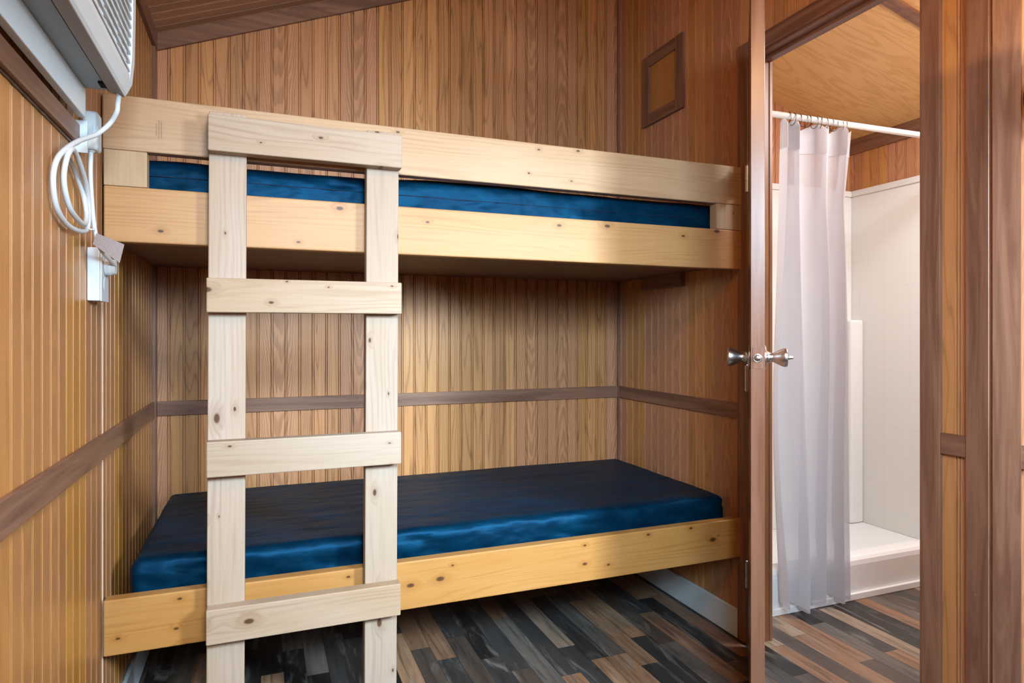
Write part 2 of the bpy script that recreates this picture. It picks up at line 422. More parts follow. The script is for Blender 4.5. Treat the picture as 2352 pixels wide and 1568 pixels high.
bm = BM()
WX0, WX1, WZ0, WZ1 = 1.53, 1.97, 1.22, 1.88
VX0, VX1, VZ0, VZ1 = -0.10, 0.75, 1.25, 2.05
pf = lambda a, l, d: (a, YF - d, l)
bead(bm, XL, VX0, 0, 2.95, pf); bead(bm, VX0, VX1, 0, VZ0, pf); bead(bm, VX0, VX1, VZ1, 2.95, pf); bead(bm, VX1, WX0, 0, 2.95, pf)
bead(bm, WX1, 2.25, 0, 2.95, pf); bead(bm, WX0, WX1, 0, WZ0, pf); bead(bm, WX0, WX1, WZ1, 2.95, pf)
struct(link('wall_front', bm, M['oak_back']))

bm = BM()
bead(bm, -0.5, YB + .05, XL - .05, RIDGE, lambda a, l, d: (l, a, 2.237 + 0.386 * (l + 0.375) + d), phase=2.735, depth=0.0036)
bead(bm, -0.5, YB + .05, RIDGE, 2.25, lambda a, l, d: (l, a, ceil_z(RIDGE) - 0.386 * (l - RIDGE) + d), phase=2.735, depth=0.0036)
struct(link('ceiling', bm, M['oak_ceiling']))

# bathroom shell
BXR = 3.17
bm = BM(); bead(bm, XR + 0.04, BXR + .05, 0, lambda a: bath_z(a), lambda a, l, d: (a, YB + d, l), phase=-0.3256)
struct(link('wall_bathroom_back', bm, M['oak_back']))
bm = BM(); bead(bm, 0.95, YB, 0, 2.24, lambda a, l, d: (BXR + d, a, l), phase=1.102, depth=0.004)
struct(link('wall_bathroom_right', bm, M['oak_side']))
bm = BM(); bead(bm, XR + .08, BXR, 0, lambda a: bath_z(a), lambda a, l, d: (a, 1.00 - d, l), thick=0.03)
struct(link('wall_bathroom_front', bm, M['oak_back']))
bm = BM(); prism(bm, [(XR + .05, 0.95, bath_z(XR + .05)), (BXR + .05, 0.95, bath_z(BXR + .05)), (BXR + .05, 0.95, bath_z(BXR + .05) + .03), (XR + .05, 0.95, bath_z(XR + .05) + .03)], (0, YB + .05 - 0.95, 0))
struct(link('ceiling_bathroom', bm, M['ply']))

TN = [0]
def trim(bm, mat, label=None):
    TN[0] += 1
    return struct(link('trim_%d' % TN[0], bm, mat), label)

# crowns
def slope_strip(x0, x1, y0, y1, h, fz=ceil_z):
    bm = BM()
    prism(bm, [(x0, y0, fz(x0) - h), (x1, y0, fz(x1) - h), (x1, y0, fz(x1)), (x0, y0, fz(x0))], (0, y1 - y0, 0)); return bm
trim(slope_strip(XL, RIDGE, YB - 0.014, YB, 0.062), M['trim_x'])
trim(slope_strip(RIDGE, XR, YB - 0.014, YB, 0.062), M['trim_x'])
bm = BM(); box(bm, XL, XL + .013, YF, YB - .014, 2.178, 2.242); trim(bm, M['trim_y'])
bm = BM(); box(bm, BXR - .012, BXR, 1.0, YB, 2.140, 2.226); trim(bm, M['trim_y'])
bm = slope_strip(XR + .09, BXR - .012, 1.815, 1.868, 0.012, bath_z); trim(bm, M['trim_x'])
# corner strips
bm = BM(); box(bm, XL, XL + .011, YB - .05, YB, 0.105, 2.18); trim(bm, M['trim_z'])
bm = BM(); box(bm, XR - .012, XR, YB - .014, YB, 0.105, 2.78); trim(bm, M['trim_z'])
# chair rails
CZ0, CZ1 = 0.804, 0.859
bm = BM(); box(bm, XL + .011, XR - .012, YB - .009, YB, CZ0, CZ1, .0015); trim(bm, M['trim_x'])
bm = BM(); box(bm, XL, XL + .009, YF, YB - .05, CZ0 - .003, CZ1 + .003, .0015); trim(bm, M['trim_y'])
bm = BM(); box(bm, XR - .009, XR, 1.895, YB - .014, CZ0, CZ1, .0015); trim(bm, M['trim_y'])
bm = BM(); box(bm, XR - .009, XR, 1.076, 1.142, CZ0 + .003, CZ1 + .002, .0015); trim(bm, M['trim_y'])
# door casing
bm = BM(); box(bm, XR - .012, XR, 1.844, 1.895, 0, 2.160, .001); trim(bm, M['trim_z'])
bm = BM(); box(bm, XR - .012, XR, 1.142, 1.195, 0, 2.104, .001); trim(bm, M['trim_z'])
bm = BM(); box(bm, XR - .012, XR, 1.142, 1.844, 2.104, 2.160, .001); trim(bm, M['trim_y'])
# corner post boards
bm = BM(); box(bm, XR - .012, XR, 1.022, 1.076, 0, 2.80, .001); trim(bm, M['trim_z'])
def angled_box(a0, a1, d0, d1, z0, z1):
    bm = BM(); prism(bm, [pa(a0, z0, d0), pa(a1, z0, d0), pa(a1, z0, d1), pa(a0, z0, d1)], (0, 0, z1 - z0)); return bm
trim(angled_box(0.002, 0.056, -.010, 0, 0, 2.80), M['trim_z'])
trim(angled_box(0.056, 1.5, -.008, 0, CZ0 - .004, CZ1 - .004), M['trim_y'])
# caulked panel joint on the left wall at the bunk front
bm = BM()
zz = [0.0 + 0.035 * i for i in range(37)]
vs = []
for z in zz:
    w = 0.0012 + 0.0007 * mnoise.noise(Vector((z * 9, 3.1, 0)))
    vs.append([bm.verts.new((XL, 1.900 - w, z)), bm.verts.new((XL + .0020, 1.900, z)), bm.verts.new((XL, 1.900 + w, z))])
for a, b in zip(vs, vs[1:]):
    for i in range(2): bm.faces.new((a[i], a[i + 1], b[i + 1], b[i]))
trim(bm, M['caulk'])
# casing under the air conditioner
bm = BM(); box(bm, XL, XL + .013, 0.70, 1.625, 1.522, 1.563, .001); trim(bm, M['trim_y'])
# rough dark line standing in for the crack under that casing
bm = BM()
pts = [Vector((XL + .002, 0.7 + i * 0.02, 1.520 + 0.0016 * mnoise.noise(Vector((i * .9, 1, 2))))) for i in range(47)]
tube(bm, pts, lambda t: 0.0030 + 0.0010 * mnoise.noise(Vector((t * 60, 5, 1))), 6); trim(bm, M['bronze'])

# door jambs
bm = BM(); box(bm, XR - .004, XR + .084, 1.838, 1.856, 0, 2.115); box(bm, XR + .034, XR + .048, 1.826, 1.838, 0, 2.085)
trim(bm, M['jamb_z'])
bm = BM(); box(bm, XR - .004, XR + .084, 1.182, 1.200, 0, 2.115); box(bm, XR + .034, XR + .048, 1.200, 1.212, 0, 2.085)
trim(bm, M['jamb_z'])
bm = BM(); box(bm, XR - .004, XR + .084, 1.200, 1.838, 2.097, 2.115); box(bm, XR + .034, XR + .048, 1.200, 1.838, 2.085, 2.097)
trim(bm, M['jamb_y'])
bm = BM(); box(bm, XR + .084, XR + .095, 1.835, 1.89, 0, 2.15); trim(bm, M['jamb_z'])
# strike plate on the near jamb
sp = BM(); box(sp, XR + .002, XR + .030, 1.1995, 1.2030, 1.020, 1.085, .0005)
struct(link('trim_strike', sp, M['nickel'])).name = 'trim_40'

# baseboards (white)
bm = BM(); box(bm, XR - .012, XR, 1.895, YB - .012, 0, 0.105, .003); struct(link('baseboard_right', bm, M['base_white']))
bm = BM(); box(bm, XL, XL + .012, 1.96, YB - .012, 0, 0.105, .003); struct(link('baseboard_left', bm, M['base_white']))
bm = BM(); box(bm, XL, XR, YB - .012, YB, 0, 0.105, .003); struct(link('baseboard_back', bm, M['base_white']))

# windows behind the camera: daylight from the first, added fill light from the second
for nm, x0, x1, z0, z1 in (('window_1', WX0, WX1, WZ0, WZ1), ('window_fill', VX0, VX1, VZ0, VZ1)):
    w = BM()
    for b in ((x0 - .05, x0, z0 - .05, z1 + .05), (x1, x1 + .05, z0 - .05, z1 + .05), (x0, x1, z0 - .05, z0), (x0, x1, z1, z1 + .05)):
        box(w, b[0], b[1], YF, YF + .015, b[2], b[3])
    win = struct(link(nm, w, M['trim_x']))
    g = BM(); box(g, x0, x1, YF - .03, YF - .026, z0, z1); link('pane', g, M['glass'], win)
    for zb in (z0, (z0 + z1) / 2 - .015, z1 - .03):
        g = BM(); box(g, x0, x1, YF - .04, YF - .01, zb, zb + .03); link('sash_bar', g, M['white'], win)

# ------------------------------------------------------------------ bathroom door, open and seen edge-on
P = Vector((1.619, 1.836, 0)); Dd = Vector((-0.6525, -0.758, 0)).normalized()
Nl = Vector((Dd.y, -Dd.x, 0))           # towards the bunks
if Nl.x > 0: Nl = -Nl
def dbox(bm, s0, s1, n0, n1, z0, z1, bev=0.0):
    """box in door coordinates: s along the door from the hinge, n towards the bunk side"""
    mt = Matrix(((Dd.x, Nl.x, 0, P.x), (Dd.y, Nl.y, 0, P.y), (0, 0, 1, 0), (0, 0, 0, 1)))
    box(bm, s0, s1, n0, n1, z0, z1, bev, mtx=mt)
    bmesh.ops.recalc_face_normals(bm, faces=bm.faces); return bm
def dpt(s, n, z): return P + Dd * s + Nl * n + Vector((0, 0, z))
door = bpy.data.objects.new('door_1', None); COL.objects.link(door)
door.location = P; door['_base'] = tuple(P); door['kind'] = 'structure'
door['label'] = 'reddish brown slab door standing open, seen edge on between bunks and bathroom'
bm = BM(); dbox(bm, 0.008, 0.617, -0.035, 0.0, 0.012, 2.088, .0015); link('slab', bm, M['door'], door)
KZ = 1.050
prof = [(0, .032), (.003, .033), (.005, .031), (.007, .018), (.013, .0145), (.019, .0125), (.024, .0128), (.033, .0175), (.043, .0225), (.051, .0252), (.056, .0258), (.059, .0245), (.060, .018)]
bm = BM(); lathe(bm, dpt(0.557, 0, KZ), Nl, prof, 40); link('door_knob', bm, M['nickel'], door, smooth=True)
bm = BM(); lathe(bm, dpt(0.557, -.035, KZ), -Nl, prof, 40); k2 = link('door_knob', bm, M['nickel'], door, smooth=True)
bm = BM(); lathe(bm, dpt(0.557, -.095, KZ), -Nl, [(-.001, .0062), (.004, .0060), (.006, .0045), (.012, .0040), (.014, .0025)], 20); link('turn_button', bm, M['nickel'], k2, smooth=True)
bm = BM(); dbox(bm, 0.6165, 0.6180, -.030, -.005, KZ - .028, KZ + .028, .0004); lp = link('latch_plate', bm, M['door'], door)
bm = BM(); lathe(bm, dpt(0.6175, -.0175, KZ), Dd, [(0, .0115), (.0015, .0115), (.0018, .0095), (.0010, .0090), (.0012, .0085), (.006, .0080), (.008, .0060)], 28); link('latch_bolt', bm, M['nickel'], door, smooth=True)
for zc in (1.667, 0.955, 0.255):
    bm = BM()
    for i in range(5):
        lathe(bm, Vector((P.x - .004, P.y + .002, zc - .046 + i * .0186)), (0, 0, 1), [(0, .0058), (.0178, .0058)], 16)
    lathe(bm, Vector((P.x - .004, P.y + .002, zc - .049)), (0, 0, 1), [(0, .003), (.002, .0045), (.003, .0058)], 16)
    lathe(bm, Vector((P.x - .004, P.y + .002, zc + .047)), (0, 0, 1), [(0, .0058), (.002, .0045), (.003, .003)], 16)
    h = link('hinge', bm, M['nickel'], door)
    bm = BM(); box(bm, P.x - .002, P.x + .030, 1.8355, 1.8375, zc - .045, zc + .045); link('hinge_leaf', bm, M['nickel'], h)

# ------------------------------------------------------------------ bunks
UB = thing('bunk_bed', 'upper bunk with side board, higher guard board and end blocks, ladder in front', 'bunk', (0.63, 1.9, 1.349), 'built-in bunks')
bm = BM(); box(bm, -0.368, 1.631, YBED, YBED + .038, 1.347, 1.488, .004, 3); link('side_board', bm, M['rail'], UB)
bm = BM(); box(bm, -0.371, 1.631, YBED, YBED + .038, 1.580, 1.719, .004, 3); gd = link('guard_board', bm, M['guard'], UB)
bm = BM(); box(bm, -0.368, -0.272, YBED + .001, YBED + .038, 1.4885, 1.5795, .002); link('spacer_block', bm, M['spacer'], UB)
bm = BM(); box(bm, 1.515, 1.630, YBED + .001, YBED + .038, 1.4885, 1.5795, .002); link('spacer_block', bm, M['spacer'], UB)
bm = BM(); box(bm, XL + .001, XR - .001, YBED + .038, YB - .001, 1.366, 1.392); link('deck', bm, M['deck'], UB)
bm = BM(); box(bm, XR - .024, XR - .0005, 2.221, 2.523, 1.310, 1.3655, .001); link('support_cleat', bm, M['trim_y'], UB)
# small rubber-stamped grade mark on the guard board (three columns of tiny print, turned sideways)
bm = BM()
for c, (x0, n, zt) in enumerate(((-0.2520, 13, 1.655), (-0.2465, 17, 1.664), (-0.2410, 16, 1.662))):
    z = zt
    for i in range(n):
        h = random.choice((.0012, .0018, .0022)); wv = random.choice((.0028, .0034, .0034))
        box(bm, x0, x0 + wv, YBED - .0002, YBED + .001, z - h, z)
        z -= h + .0010
link('grade_stamp', bm, M['ink'], gd)

LB = thing('bunk_bed', 'lower bunk under the upper one, single side board near the floor', 'bunk', (0.63, 1.9, 0.303), 'built-in bunks')
bm = BM(); box(bm, -0.369, 1.631, YBED, YBED + .038, 0.303, 0.444, .004, 3); link('side_board', bm, M['rail'], LB)
bm = BM(); box(bm, XL + .013, XR - .013, YBED + .038, YB - .013, 0.325, 0.344); link('deck', bm, M['deck'], LB)

def mattress(name, label, x0, x1, y0, y1, z0, z1, seed, r=0.026):
    t = thing(name, label, 'mattress', ((x0 + x1) / 2, (y0 + y1) / 2, z0), 'bunk mattresses')
    bm = BM()
    nx, ny, nz = 300, 70, 14
    def grid(fn, n, m):
        G = [[bm.verts.new(fn(i / n, j / m)) for j in range(m + 1)] for i in range(n + 1)]
        for i in range(n):
            for j in range(m): bm.faces.new((G[i][j], G[i + 1][j], G[i + 1][j + 1], G[i][j + 1]))
    L = lambda a, b, t: a + (b - a) * t
    grid(lambda u, v: (L(x0, x1, u), L(y0, y1, v), z1), nx, ny)
    grid(lambda u, v: (L(x0, x1, u), L(y0, y1, v), z0), nx, ny)
    grid(lambda u, v: (L(x0, x1, u), y0, L(z0, z1, v)), nx, nz)
    grid(lambda u, v: (L(x0, x1, u), y1, L(z0, z1, v)), nx, nz)
    grid(lambda u, v: (x0, L(y0, y1, u), L(z0, z1, v)), ny, nz)
    grid(lambda u, v: (x1, L(y0, y1, u), L(z0, z1, v)), ny, nz)
    bmesh.ops.remove_doubles(bm, verts=bm.verts, dist=1e-5)
    bmesh.ops.recalc_face_normals(bm, faces=bm.faces)
    S = Vector((seed, seed * 2.3, 1.7))
    for v in bm.verts:
        c = v.co.copy()
        q = Vector((min(max(c.x, x0 + r), x1 - r), min(max(c.y, y0 + r), y1 - r), min(max(c.z, z0 + r), z1 - r)))
        d = c - q
        n = d.normalized() if d.length > 1e-6 else Vector((0, 0, 1))
        p = q + n * r
        if z0 + .002 < c.z:
            side = 1.0 - abs(n.z)
            f1 = mnoise.fractal(Vector((c.x * 7, c.z * 16, c.y * 5)) + S, 1.0, 2.0, 3)
            f2 = mnoise.ridged_multi_fractal(Vector((c.x * 9 + c.z * 30, c.z * 22, c.y * 6)) + S, 1.0, 2.0, 3, 1.0, 2.0)
            end = math.exp(-((c.x - x0) / .10) ** 2) + math.exp(-((c.x - x1) / .10) ** 2)
            pleat = math.sin(c.z * 420 + 2 * f1) * .0016 * end * side
            amp = side * (.0070 * f1 + .0042 * (f2 - 1.0)) + pleat
            edge = math.exp(-((z1 - c.z) / .03) ** 2) * math.exp(-((c.y - y0) / .06) ** 2)
            topw = (1 - side) * (.0022 * mnoise.noise(Vector((c.x * 2.2, c.y * 17, 0)) + S) + .004 * mnoise.noise(Vector((c.x * 1.6, c.y * 3, 4)) + S))
            amp += topw
            p = p + n * amp + Vector((0, 0, .006 * edge * mnoise.noise(Vector((c.x * 6.5, 0, 2)) + S)))
        if seed > 4 and c.z > z1 - .06:            # the far end of the upper mattress is puffier
            k_ = min(1.0, max(0.0, (c.x - .25) / .25)); p.z += .011 * k_ * k_ * (3 - 2 * k_) * (c.z - z1 + .06) / .06
        v.co = p
    link('cover', bm, M['vinyl'], t, smooth=True)
    # stitched seam along the front face
    zs = z1 - .046
    bm = BM()
    pts = []
    for i in range(160):
        x = x0 + .03 + (x1 - x0 - .06) * i / 159
        f1 = mnoise.fractal(Vector((x * 7, zs * 16, y0 * 5)) + S, 1.0, 2.0, 3)
        f2 = mnoise.ridged_multi_fractal(Vector((x * 9 + zs * 30, zs * 22, y0 * 6)) + S, 1.0, 2.0, 3, 1.0, 2.0)
        pts.append(Vector((x, y0 - (.0070 * f1 + .0042 * (f2 - 1.0)) - .0012, zs)))
    tube(bm, pts, 0.0013, 6)
    if seed > 4: link('seam', bm, M['seam'], t)
    else: bm.free()
    return t
mattress('mattress', 'navy blue mattress on the upper bunk, showing between its two boards', -0.345, 1.605, 1.938, 2.715, 1.3930, 1.579, 5.0)
mattress('mattress', 'navy blue mattress lying on the lower bunk', -0.320, 1.608, 1.938, 2.725, 0.345, 0.515, 2.0)

# ------------------------------------------------------------------ ladder
LD = thing('ladder', 'pale unfinished pine ladder with four flat rungs leaning on the bunks', 'ladder', (0.12, 1.838, 0.0))
SY0, SY1 = 1.8365, 1.8745
def sheared(bm, x0, x1, y0, y1, z0, z1, bev, lean):
    box(bm, x0, x1, y0, y1, z0, z1, bev, 2)
    for v in bm.verts: v.co.x += lean * (v.co.z - 1.69)
    return bm
bm = BM(); sheared(bm, -0.1255, -0.0345, SY0, SY1, 0.0, 1.692, .003, .0042); link('stile', bm, M['ladder_z'], LD)
bm = BM(); sheared(bm, 0.2775, 0.3685, SY0, SY1, 0.0, 1.688, .003, .0042); link('stile', bm, M['ladder_z'], LD)
def rung(xa, xb, zl0, zl1, zr0, zr1, y0=1.7985):
    bm = BM(); box(bm, xa, xb, y0, SY0 - .0003, 0, 1, 0)
    for v in bm.verts:
        t = (v.co.x - xa) / (xb - xa)
        lo, hi = zl0 + (zr0 - zl0) * t, zl1 + (zr1 - zl1) * t
        v.co.z = lo + (hi - lo) * v.co.z
    bmesh.ops.bevel(bm, geom=list(bm.edges), offset=.003, segments=2, affect='EDGES', profile=.5)
    return link('rung', bm, M['ladder_x'], LD)
rung(-0.1255, 0.3700, 1.580, 1.673, 1.580, 1.672)
rung(-0.1290, 0.3690, 1.169, 1.257, 1.170, 1.258)
rung(-0.1290, 0.3680, 0.749, 0.840, 0.749, 0.839)
rung(-0.1300, 0.3660, 0.324, 0.413, 0.324, 0.413)

# ------------------------------------------------------------------ access panel on the partition above the bunk
AP_ = thing('access_panel', 'small square wall hatch with dark wood frame above the upper bunk', 'hatch', (XR, 2.372, 2.05))
py0, py1, pz0, pz1, fw = 2.221, 2.523, 2.050, 2.362, 0.050
bm = BM(); box(bm, XR - .004, XR, py0 + .03, py1 - .03, pz0 + .03, pz1 - .03); link('panel', bm, M['oak_left'], AP_)
for (a, b, c, d, k) in ((py0, py0 + fw, pz0, pz1, 'z'), (py1 - fw, py1, pz0, pz1, 'z'), (py0 + fw, py1 - fw, pz0, pz0 + fw, 'y'), (py0 + fw, py1 - fw, pz1 - fw, pz1, 'y')):
    bm = BM(); box(bm, XR - .014, XR, a, b, c, d, .001); link('frame_strip', bm, M['trim_' + k], AP_)

# ------------------------------------------------------------------ air conditioner in the left wall
AC = thing('air_conditioner', 'white through-wall air conditioner with louvred grille above the coiled cord', 'air conditioner', (XL, 1.25, 1.575))
Y0, Y1 = 0.82, 1.600
bm = BM(); box(bm, XL + .0135, -0.346, Y0, Y1, 1.572, 1.634, .002); box(bm, XL + .0005, -0.346, Y0, Y1, 2.02, 2.08, .002)
link('wall_sleeve', bm, M['white'], AC)
bm = BM(); box(bm, XL + .001, -0.303, Y0, Y1 - .004, 1.634, 2.02, .002); link('body', bm, M['sleeve_grey'], AC)
bm = BM(); box(bm, -0.303, -0.298, Y0, Y1 - .006, 1.6315, 1.6345); box(bm, -0.312, -0.302, Y1 - .060, Y1 - .030, 1.6300, 1.6345); link('underside_clip', bm, M['dark'], AC)
# front panel: lipped rim round the grille opening
bm = BM()
fp = [(-0.303, 1.633), (-0.275, 1.626), (-0.270, 1.632), (-0.260, 1.654), (-0.2555, 1.70), (-0.2535, 1.80), (-0.2530, 1.90), (-0.256, 1.985), (-0.264, 2.015), (-0.303, 2.02)]
gx, gz0, gz1, gy1 = -0.266, 1.664, 1.960, Y1 - .030
def strip(pts2, ya, yb):
    prism(bm, [(x, ya, z) for x, z in pts2], (0, yb - ya, 0))
strip(fp, gy1, Y1)                                    # far end cheek
strip([p for p in fp if p[1] <= 1.66] + [(-0.2595, gz0), (-0.303, gz0)], Y0, gy1)      # bottom lip
strip([(-0.303, gz1), (-0.2545, gz1), (-0.256, 1.985), (-0.264, 2.015), (-0.303, 2.02)], Y0, gy1)   # top lip
link('front_panel', bm, M['white'], AC)
bm = BM(); prism(bm, [(-0.303, Y0, 1.6318), (-0.2745, Y0, 1.6245), (-0.2735, Y0, 1.6262), (-0.303, Y0, 1.6335)], (0, Y1 - .001 - Y0, 0)); link('lower_flange', bm, M['taupe'], AC)
bm = BM(); box(bm, -0.3025, -0.290, Y0, gy1, gz0, gz1); link('grille_recess', bm, M['dark'], AC)
bm = BM()
z = gz0 + .006; i = 0
while z < gz1 - .012:
    f = (z - gz0) / (gz1 - gz0)
    xo = -0.2592 + .004 * math.sin(f * PI)
    prism(bm, [(xo - .0055, Y0, z + .001), (xo, Y0, z), (xo, Y0, z + .006), (xo - .0055, Y0, z + .007)], (0, gy1 - Y0, 0))
    z += .0185
for yb in (1.0, 1.12, 1.24, 1.36, 1.48):
    box(bm, -0.290, -0.2640, yb, yb + .004, gz0, gz1)
link('louver_grille', bm, M['white'], AC)
# bracket under the sleeve end
bm = BM(); box(bm, XL + .0005, XL + .026, 1.628, 1.634, 1.505, 1.574); box(bm, XL + .0005, XL + .004, 1.634, 1.650, 1.505, 1.574); link('bracket', bm, M['white'], AC)
# power cord with its coil
CA = [(-0.283, 1.590, 1.6300), (-0.287, 1.599, 1.6100), (-0.29, 1.6037, 1.5921), (-0.305, 1.6137, 1.5685), (-0.325, 1.5911, 1.537), (-0.342, 1.5358, 1.5071), (-0.352, 1.4901, 1.4796), (-0.360, 1.4553, 1.4498), (-0.363, 1.4383, 1.4143), (-0.363, 1.4438, 1.3745), (-0.362, 1.4719, 1.3465), (-0.360, 1.5361, 1.3314), (-0.357, 1.6201, 1.3344), (-0.354, 1.6538, 1.3501), (-0.352, 1.652, 1.3977), (-0.350, 1.6218, 1.4342), (-0.348, 1.5718, 1.4596), (-0.347, 1.525, 1.4773), (-0.347, 1.4927, 1.4766), (-0.350, 1.4722, 1.453), (-0.352, 1.4618, 1.416), (-0.351, 1.474, 1.3811), (-0.349, 1.509, 1.3555), (-0.348, 1.5908, 1.3461), (-0.352, 1.6348, 1.3707), (-0.358, 1.6402, 1.4091), (-0.3625, 1.615, 1.441), (-0.3645, 1.5793, 1.4646), (-0.3655, 1.5467, 1.4727)]
CB = [(-0.350, 1.6637, 1.520), (-0.350, 1.6598, 1.4663), (-0.349, 1.6668, 1.4101), (-0.346, 1.6690, 1.363), (-0.342, 1.6750, 1.3301), (-0.337, 1.6920, 1.3064), (-0.328, 1.7300, 1.288), (-0.322, 1.7650, 1.278)]
bm = BM(); tube(bm, catmull(CA, 10), .0051, 14); tube(bm, catmull(CB, 10), .0047, 14)
cord = link('power_cord', bm, M['cord'], AC, smooth=True)
bm = BM()
box(bm, -0.3655, -0.3335, 1.646, 1.690, 1.5185, 1.6040, .008, 4); lathe(bm, (-0.350, 1.6637, 1.5210), (0, 0, -1), [(0, .0085), (.004, .0080), (.006, .0055)], 20)
link('inline_block', bm, M['cord'], cord, smooth=False)
bm = BM()
lathe(bm, (-0.3440, 1.778, 1.2735), (1, 0, 0), [(0, .0205), (.010, .0205), (.013, .019), (.0215, .017), (.0225, .008)], 72); link('plug', bm, M['cord'], cord)
bm = BM()
q = [(-0.3385, 1.660, 1.3374), (-0.2842, 1.654, 1.3141), (-0.2934, 1.656, 1.2727), (-0.3467, 1.662, 1.3130)]
prism(bm, q, (0, .0006, 0)); link('warning_tag', bm, M['tag'], cord)
bm = BM(); tube(bm, [Vector((-0.353 + .012 * math.cos(t), 1.655 + .013 * math.sin(t), 1.345 + .002 * math.sin(2 * t))) for t in [2 * PI * i / 24 for i in range(24)]], .0012, 6, True); link('cord_tie', bm, M['white'], cord)

# outlet box
OB = thing('outlet_box', 'white surface-mounted outlet box on the left wall with round plug in it', 'outlet', (XL, 1.778, 1.190))
bm = BM(); box(bm, XL + .0005, -0.349, 1.742, 1.815, 1.1915, 1.3155, .002); link('back_box', bm, M['cord'], OB)
bm = BM(); box(bm, -0.3489, -0.345, 1.741, 1.816, 1.1905, 1.3165, .0015); cp = link('cover_plate', bm, M['cord'], OB)
bm = BM()
for zc in (1.2735, 1.232): lathe(bm, (-0.3452, 1.778, zc), (1, 0, 0), [(0, .0165), (.0011, .0160)], 24)
link('socket_face', bm, M['cord'], cp)

# ------------------------------------------------------------------ shower
SH = thing('shower_stall', 'white one-piece shower stall with tiled walls and low curb', 'shower', (2.44, 2.02, 0.0))
SX0 = XR + .081
bm = BM()
cs = [(2.000, 0.0), (2.000, .140), (2.004, .158), (2.014, .168), (2.028, .172), (2.070, .172), (2.082, .166), (2.088, .152), (2.090, .055), (2.090, 0.0)]
prism(bm, [(SX0, y, z) for y, z in cs], (BXR - .002 - SX0, 0, 0)); link('curb', bm, M['shower_plain'], SH, smooth=False)
bm = BM(); box(bm, SX0, BXR - .002, 2.090, YB - .002, 0.0, .055); link('pan', bm, M['shower_plain'], SH)
bm = BM(); box(bm, SX0, BXR - .002, YB - .018, YB - .002, .055, 1.925, .003); link('back_panel', bm, M['shower'], SH)
bm = BM(); box(bm, BXR - .018, BXR - .002, 2.03, YB - .018, .055, 1.925, .003); link('side_panel', bm, M['shower'], SH)
bm = BM(); box(bm, SX0, SX0 + .016, 2.03, YB - .018, .055, 1.925, .003); link('side_panel', bm, M['shower'], SH)
bm = BM(); box(bm, SX0, BXR - .018, YB - .026, YB - .018, 1.893, 1.926, .003); box(bm, BXR - .026, BXR - .018, 2.03, YB - .026, 1.893, 1.926, .003); link('top_lip', bm, M['shower_plain'], SH)
bm = BM(); box(bm, 3.055, BXR - .018, 2.650, YB - .018, .055, 1.190, .012, 3); link('corner_shelf', bm, M['shower_plain'], SH)
bm = BM(); box(bm, SX0, BXR - .002, 1.986, 2.000, 0.0, .028, .003); link('base_strip', bm, M['shower_plain'], SH)

# curtain rod, rings, curtain
RY, RZ = 1.970, 1.972
rod = BM(); lathe(rod, (SX0 + .002, RY, RZ - .003), (BXR - SX0 - .004, 0, .016), [(0, .024), (.004, .024), (.0045, .0125), (BXR - SX0 - .0085, .0125), (BXR - SX0 - .008, .024), (BXR - SX0 - .004, .024)], 24)
tag(link('curtain_rod', rod, M['chrome'], loc=(2.44, RY, RZ), smooth=True), 'shiny metal curtain rod across the front of the shower', 'curtain rod')
NR = 12
rx = [1.935, 1.962] + [1.992 + (2.235 - 1.992) * i / (NR - 3) + random.uniform(-.006, .006) for i in range(NR - 2)]
rbm = BM()
def ring_pts(tilt):
    pts = []
    for i in range(28):
        t = 2 * PI * i / 28
        rr = .0185 + (.0125 if math.cos(t) < -.2 else 0) * (-math.cos(t) - .2)
        pts.append(Vector((tilt * math.cos(t) * rr, rr * math.sin(t) * .86, rr * math.cos(t))))
    return pts
r0 = None
for i, x in enumerate(rx):
    lab = 'metal curtain ring bunched with others on the curtain rod'
    if r0 is None:
        b = BM(); tube(b, ring_pts(.15), .0012, 6, True)
        r0 = link('curtain_ring', b, M['bronze'], smooth=True); o = r0
    else:
        o = r0.copy(); COL.objects.link(o)
    o.location = (x, RY, RZ - .005); o.rotation_euler = (0, 0, random.uniform(-.4, .4))
    tag(o, lab if i != 1 else 'second metal curtain ring from the left, hooked in the curtain grommet', 'curtain ring', 'rings on the shower curtain rod')
tag(r0, 'leftmost metal curtain ring, apart from the bunch on the rod', 'curtain ring', 'rings on the shower curtain rod')

CT = thing('shower_curtain', 'sheer white shower curtain gathered at the left end of the rod', 'curtain', (2.08, RY, 0.035))
def fold(u, v):
    """u 0..1 across, v 0 (top) .. 1 (bottom)"""
    z = 1.945 - v * 1.905
    x0 = 1.905 + .012 * math.sin(v * 7) - .03 * v; x1 = 2.268 - .045 * min(1, v * 6) + .028 * min(1, max(0, v - .15) * 3) - .012 * v
    uu = u + .018 * math.sin(v * 3.2 + u * 9)
    ph = 2 * PI * (4.2 * uu + .30 * math.sin(4.2 * u + 1.0)) + .9 * math.sin(v * 2.6 + u * 6)
    amp = .026 + .020 * v
    s = math.sin(ph)
    y = RY - .002 - amp * (abs(s) ** .75) * (1 if s > 0 else -1) + .010 * math.sin(v * 5 + u * 4) - .012 * v
    y = min(y, 1.982) if v > .88 else y
    x = x0 + (x1 - x0) * u + .012 * math.sin(ph * 1 + 1.2) 
    ztop = .012 * (1 - v) * math.cos(ph * 2) if v < .05 else 0
    return Vector((x, y, z + ztop + (.022 * math.sin(u * 11 + .6) * max(0, v - .9) * 10 if v > .9 else 0)))
NU, NV = 220, 80
bm = BM()
G = [[bm.verts.new(fold(i / NU, j / NV)) for j in range(NV + 1)] for i in range(NU + 1)]
for i in range(NU):
    for j in range(NV): bm.faces.new((G[i][j], G[i + 1][j], G[i + 1][j + 1], G[i][j + 1]))
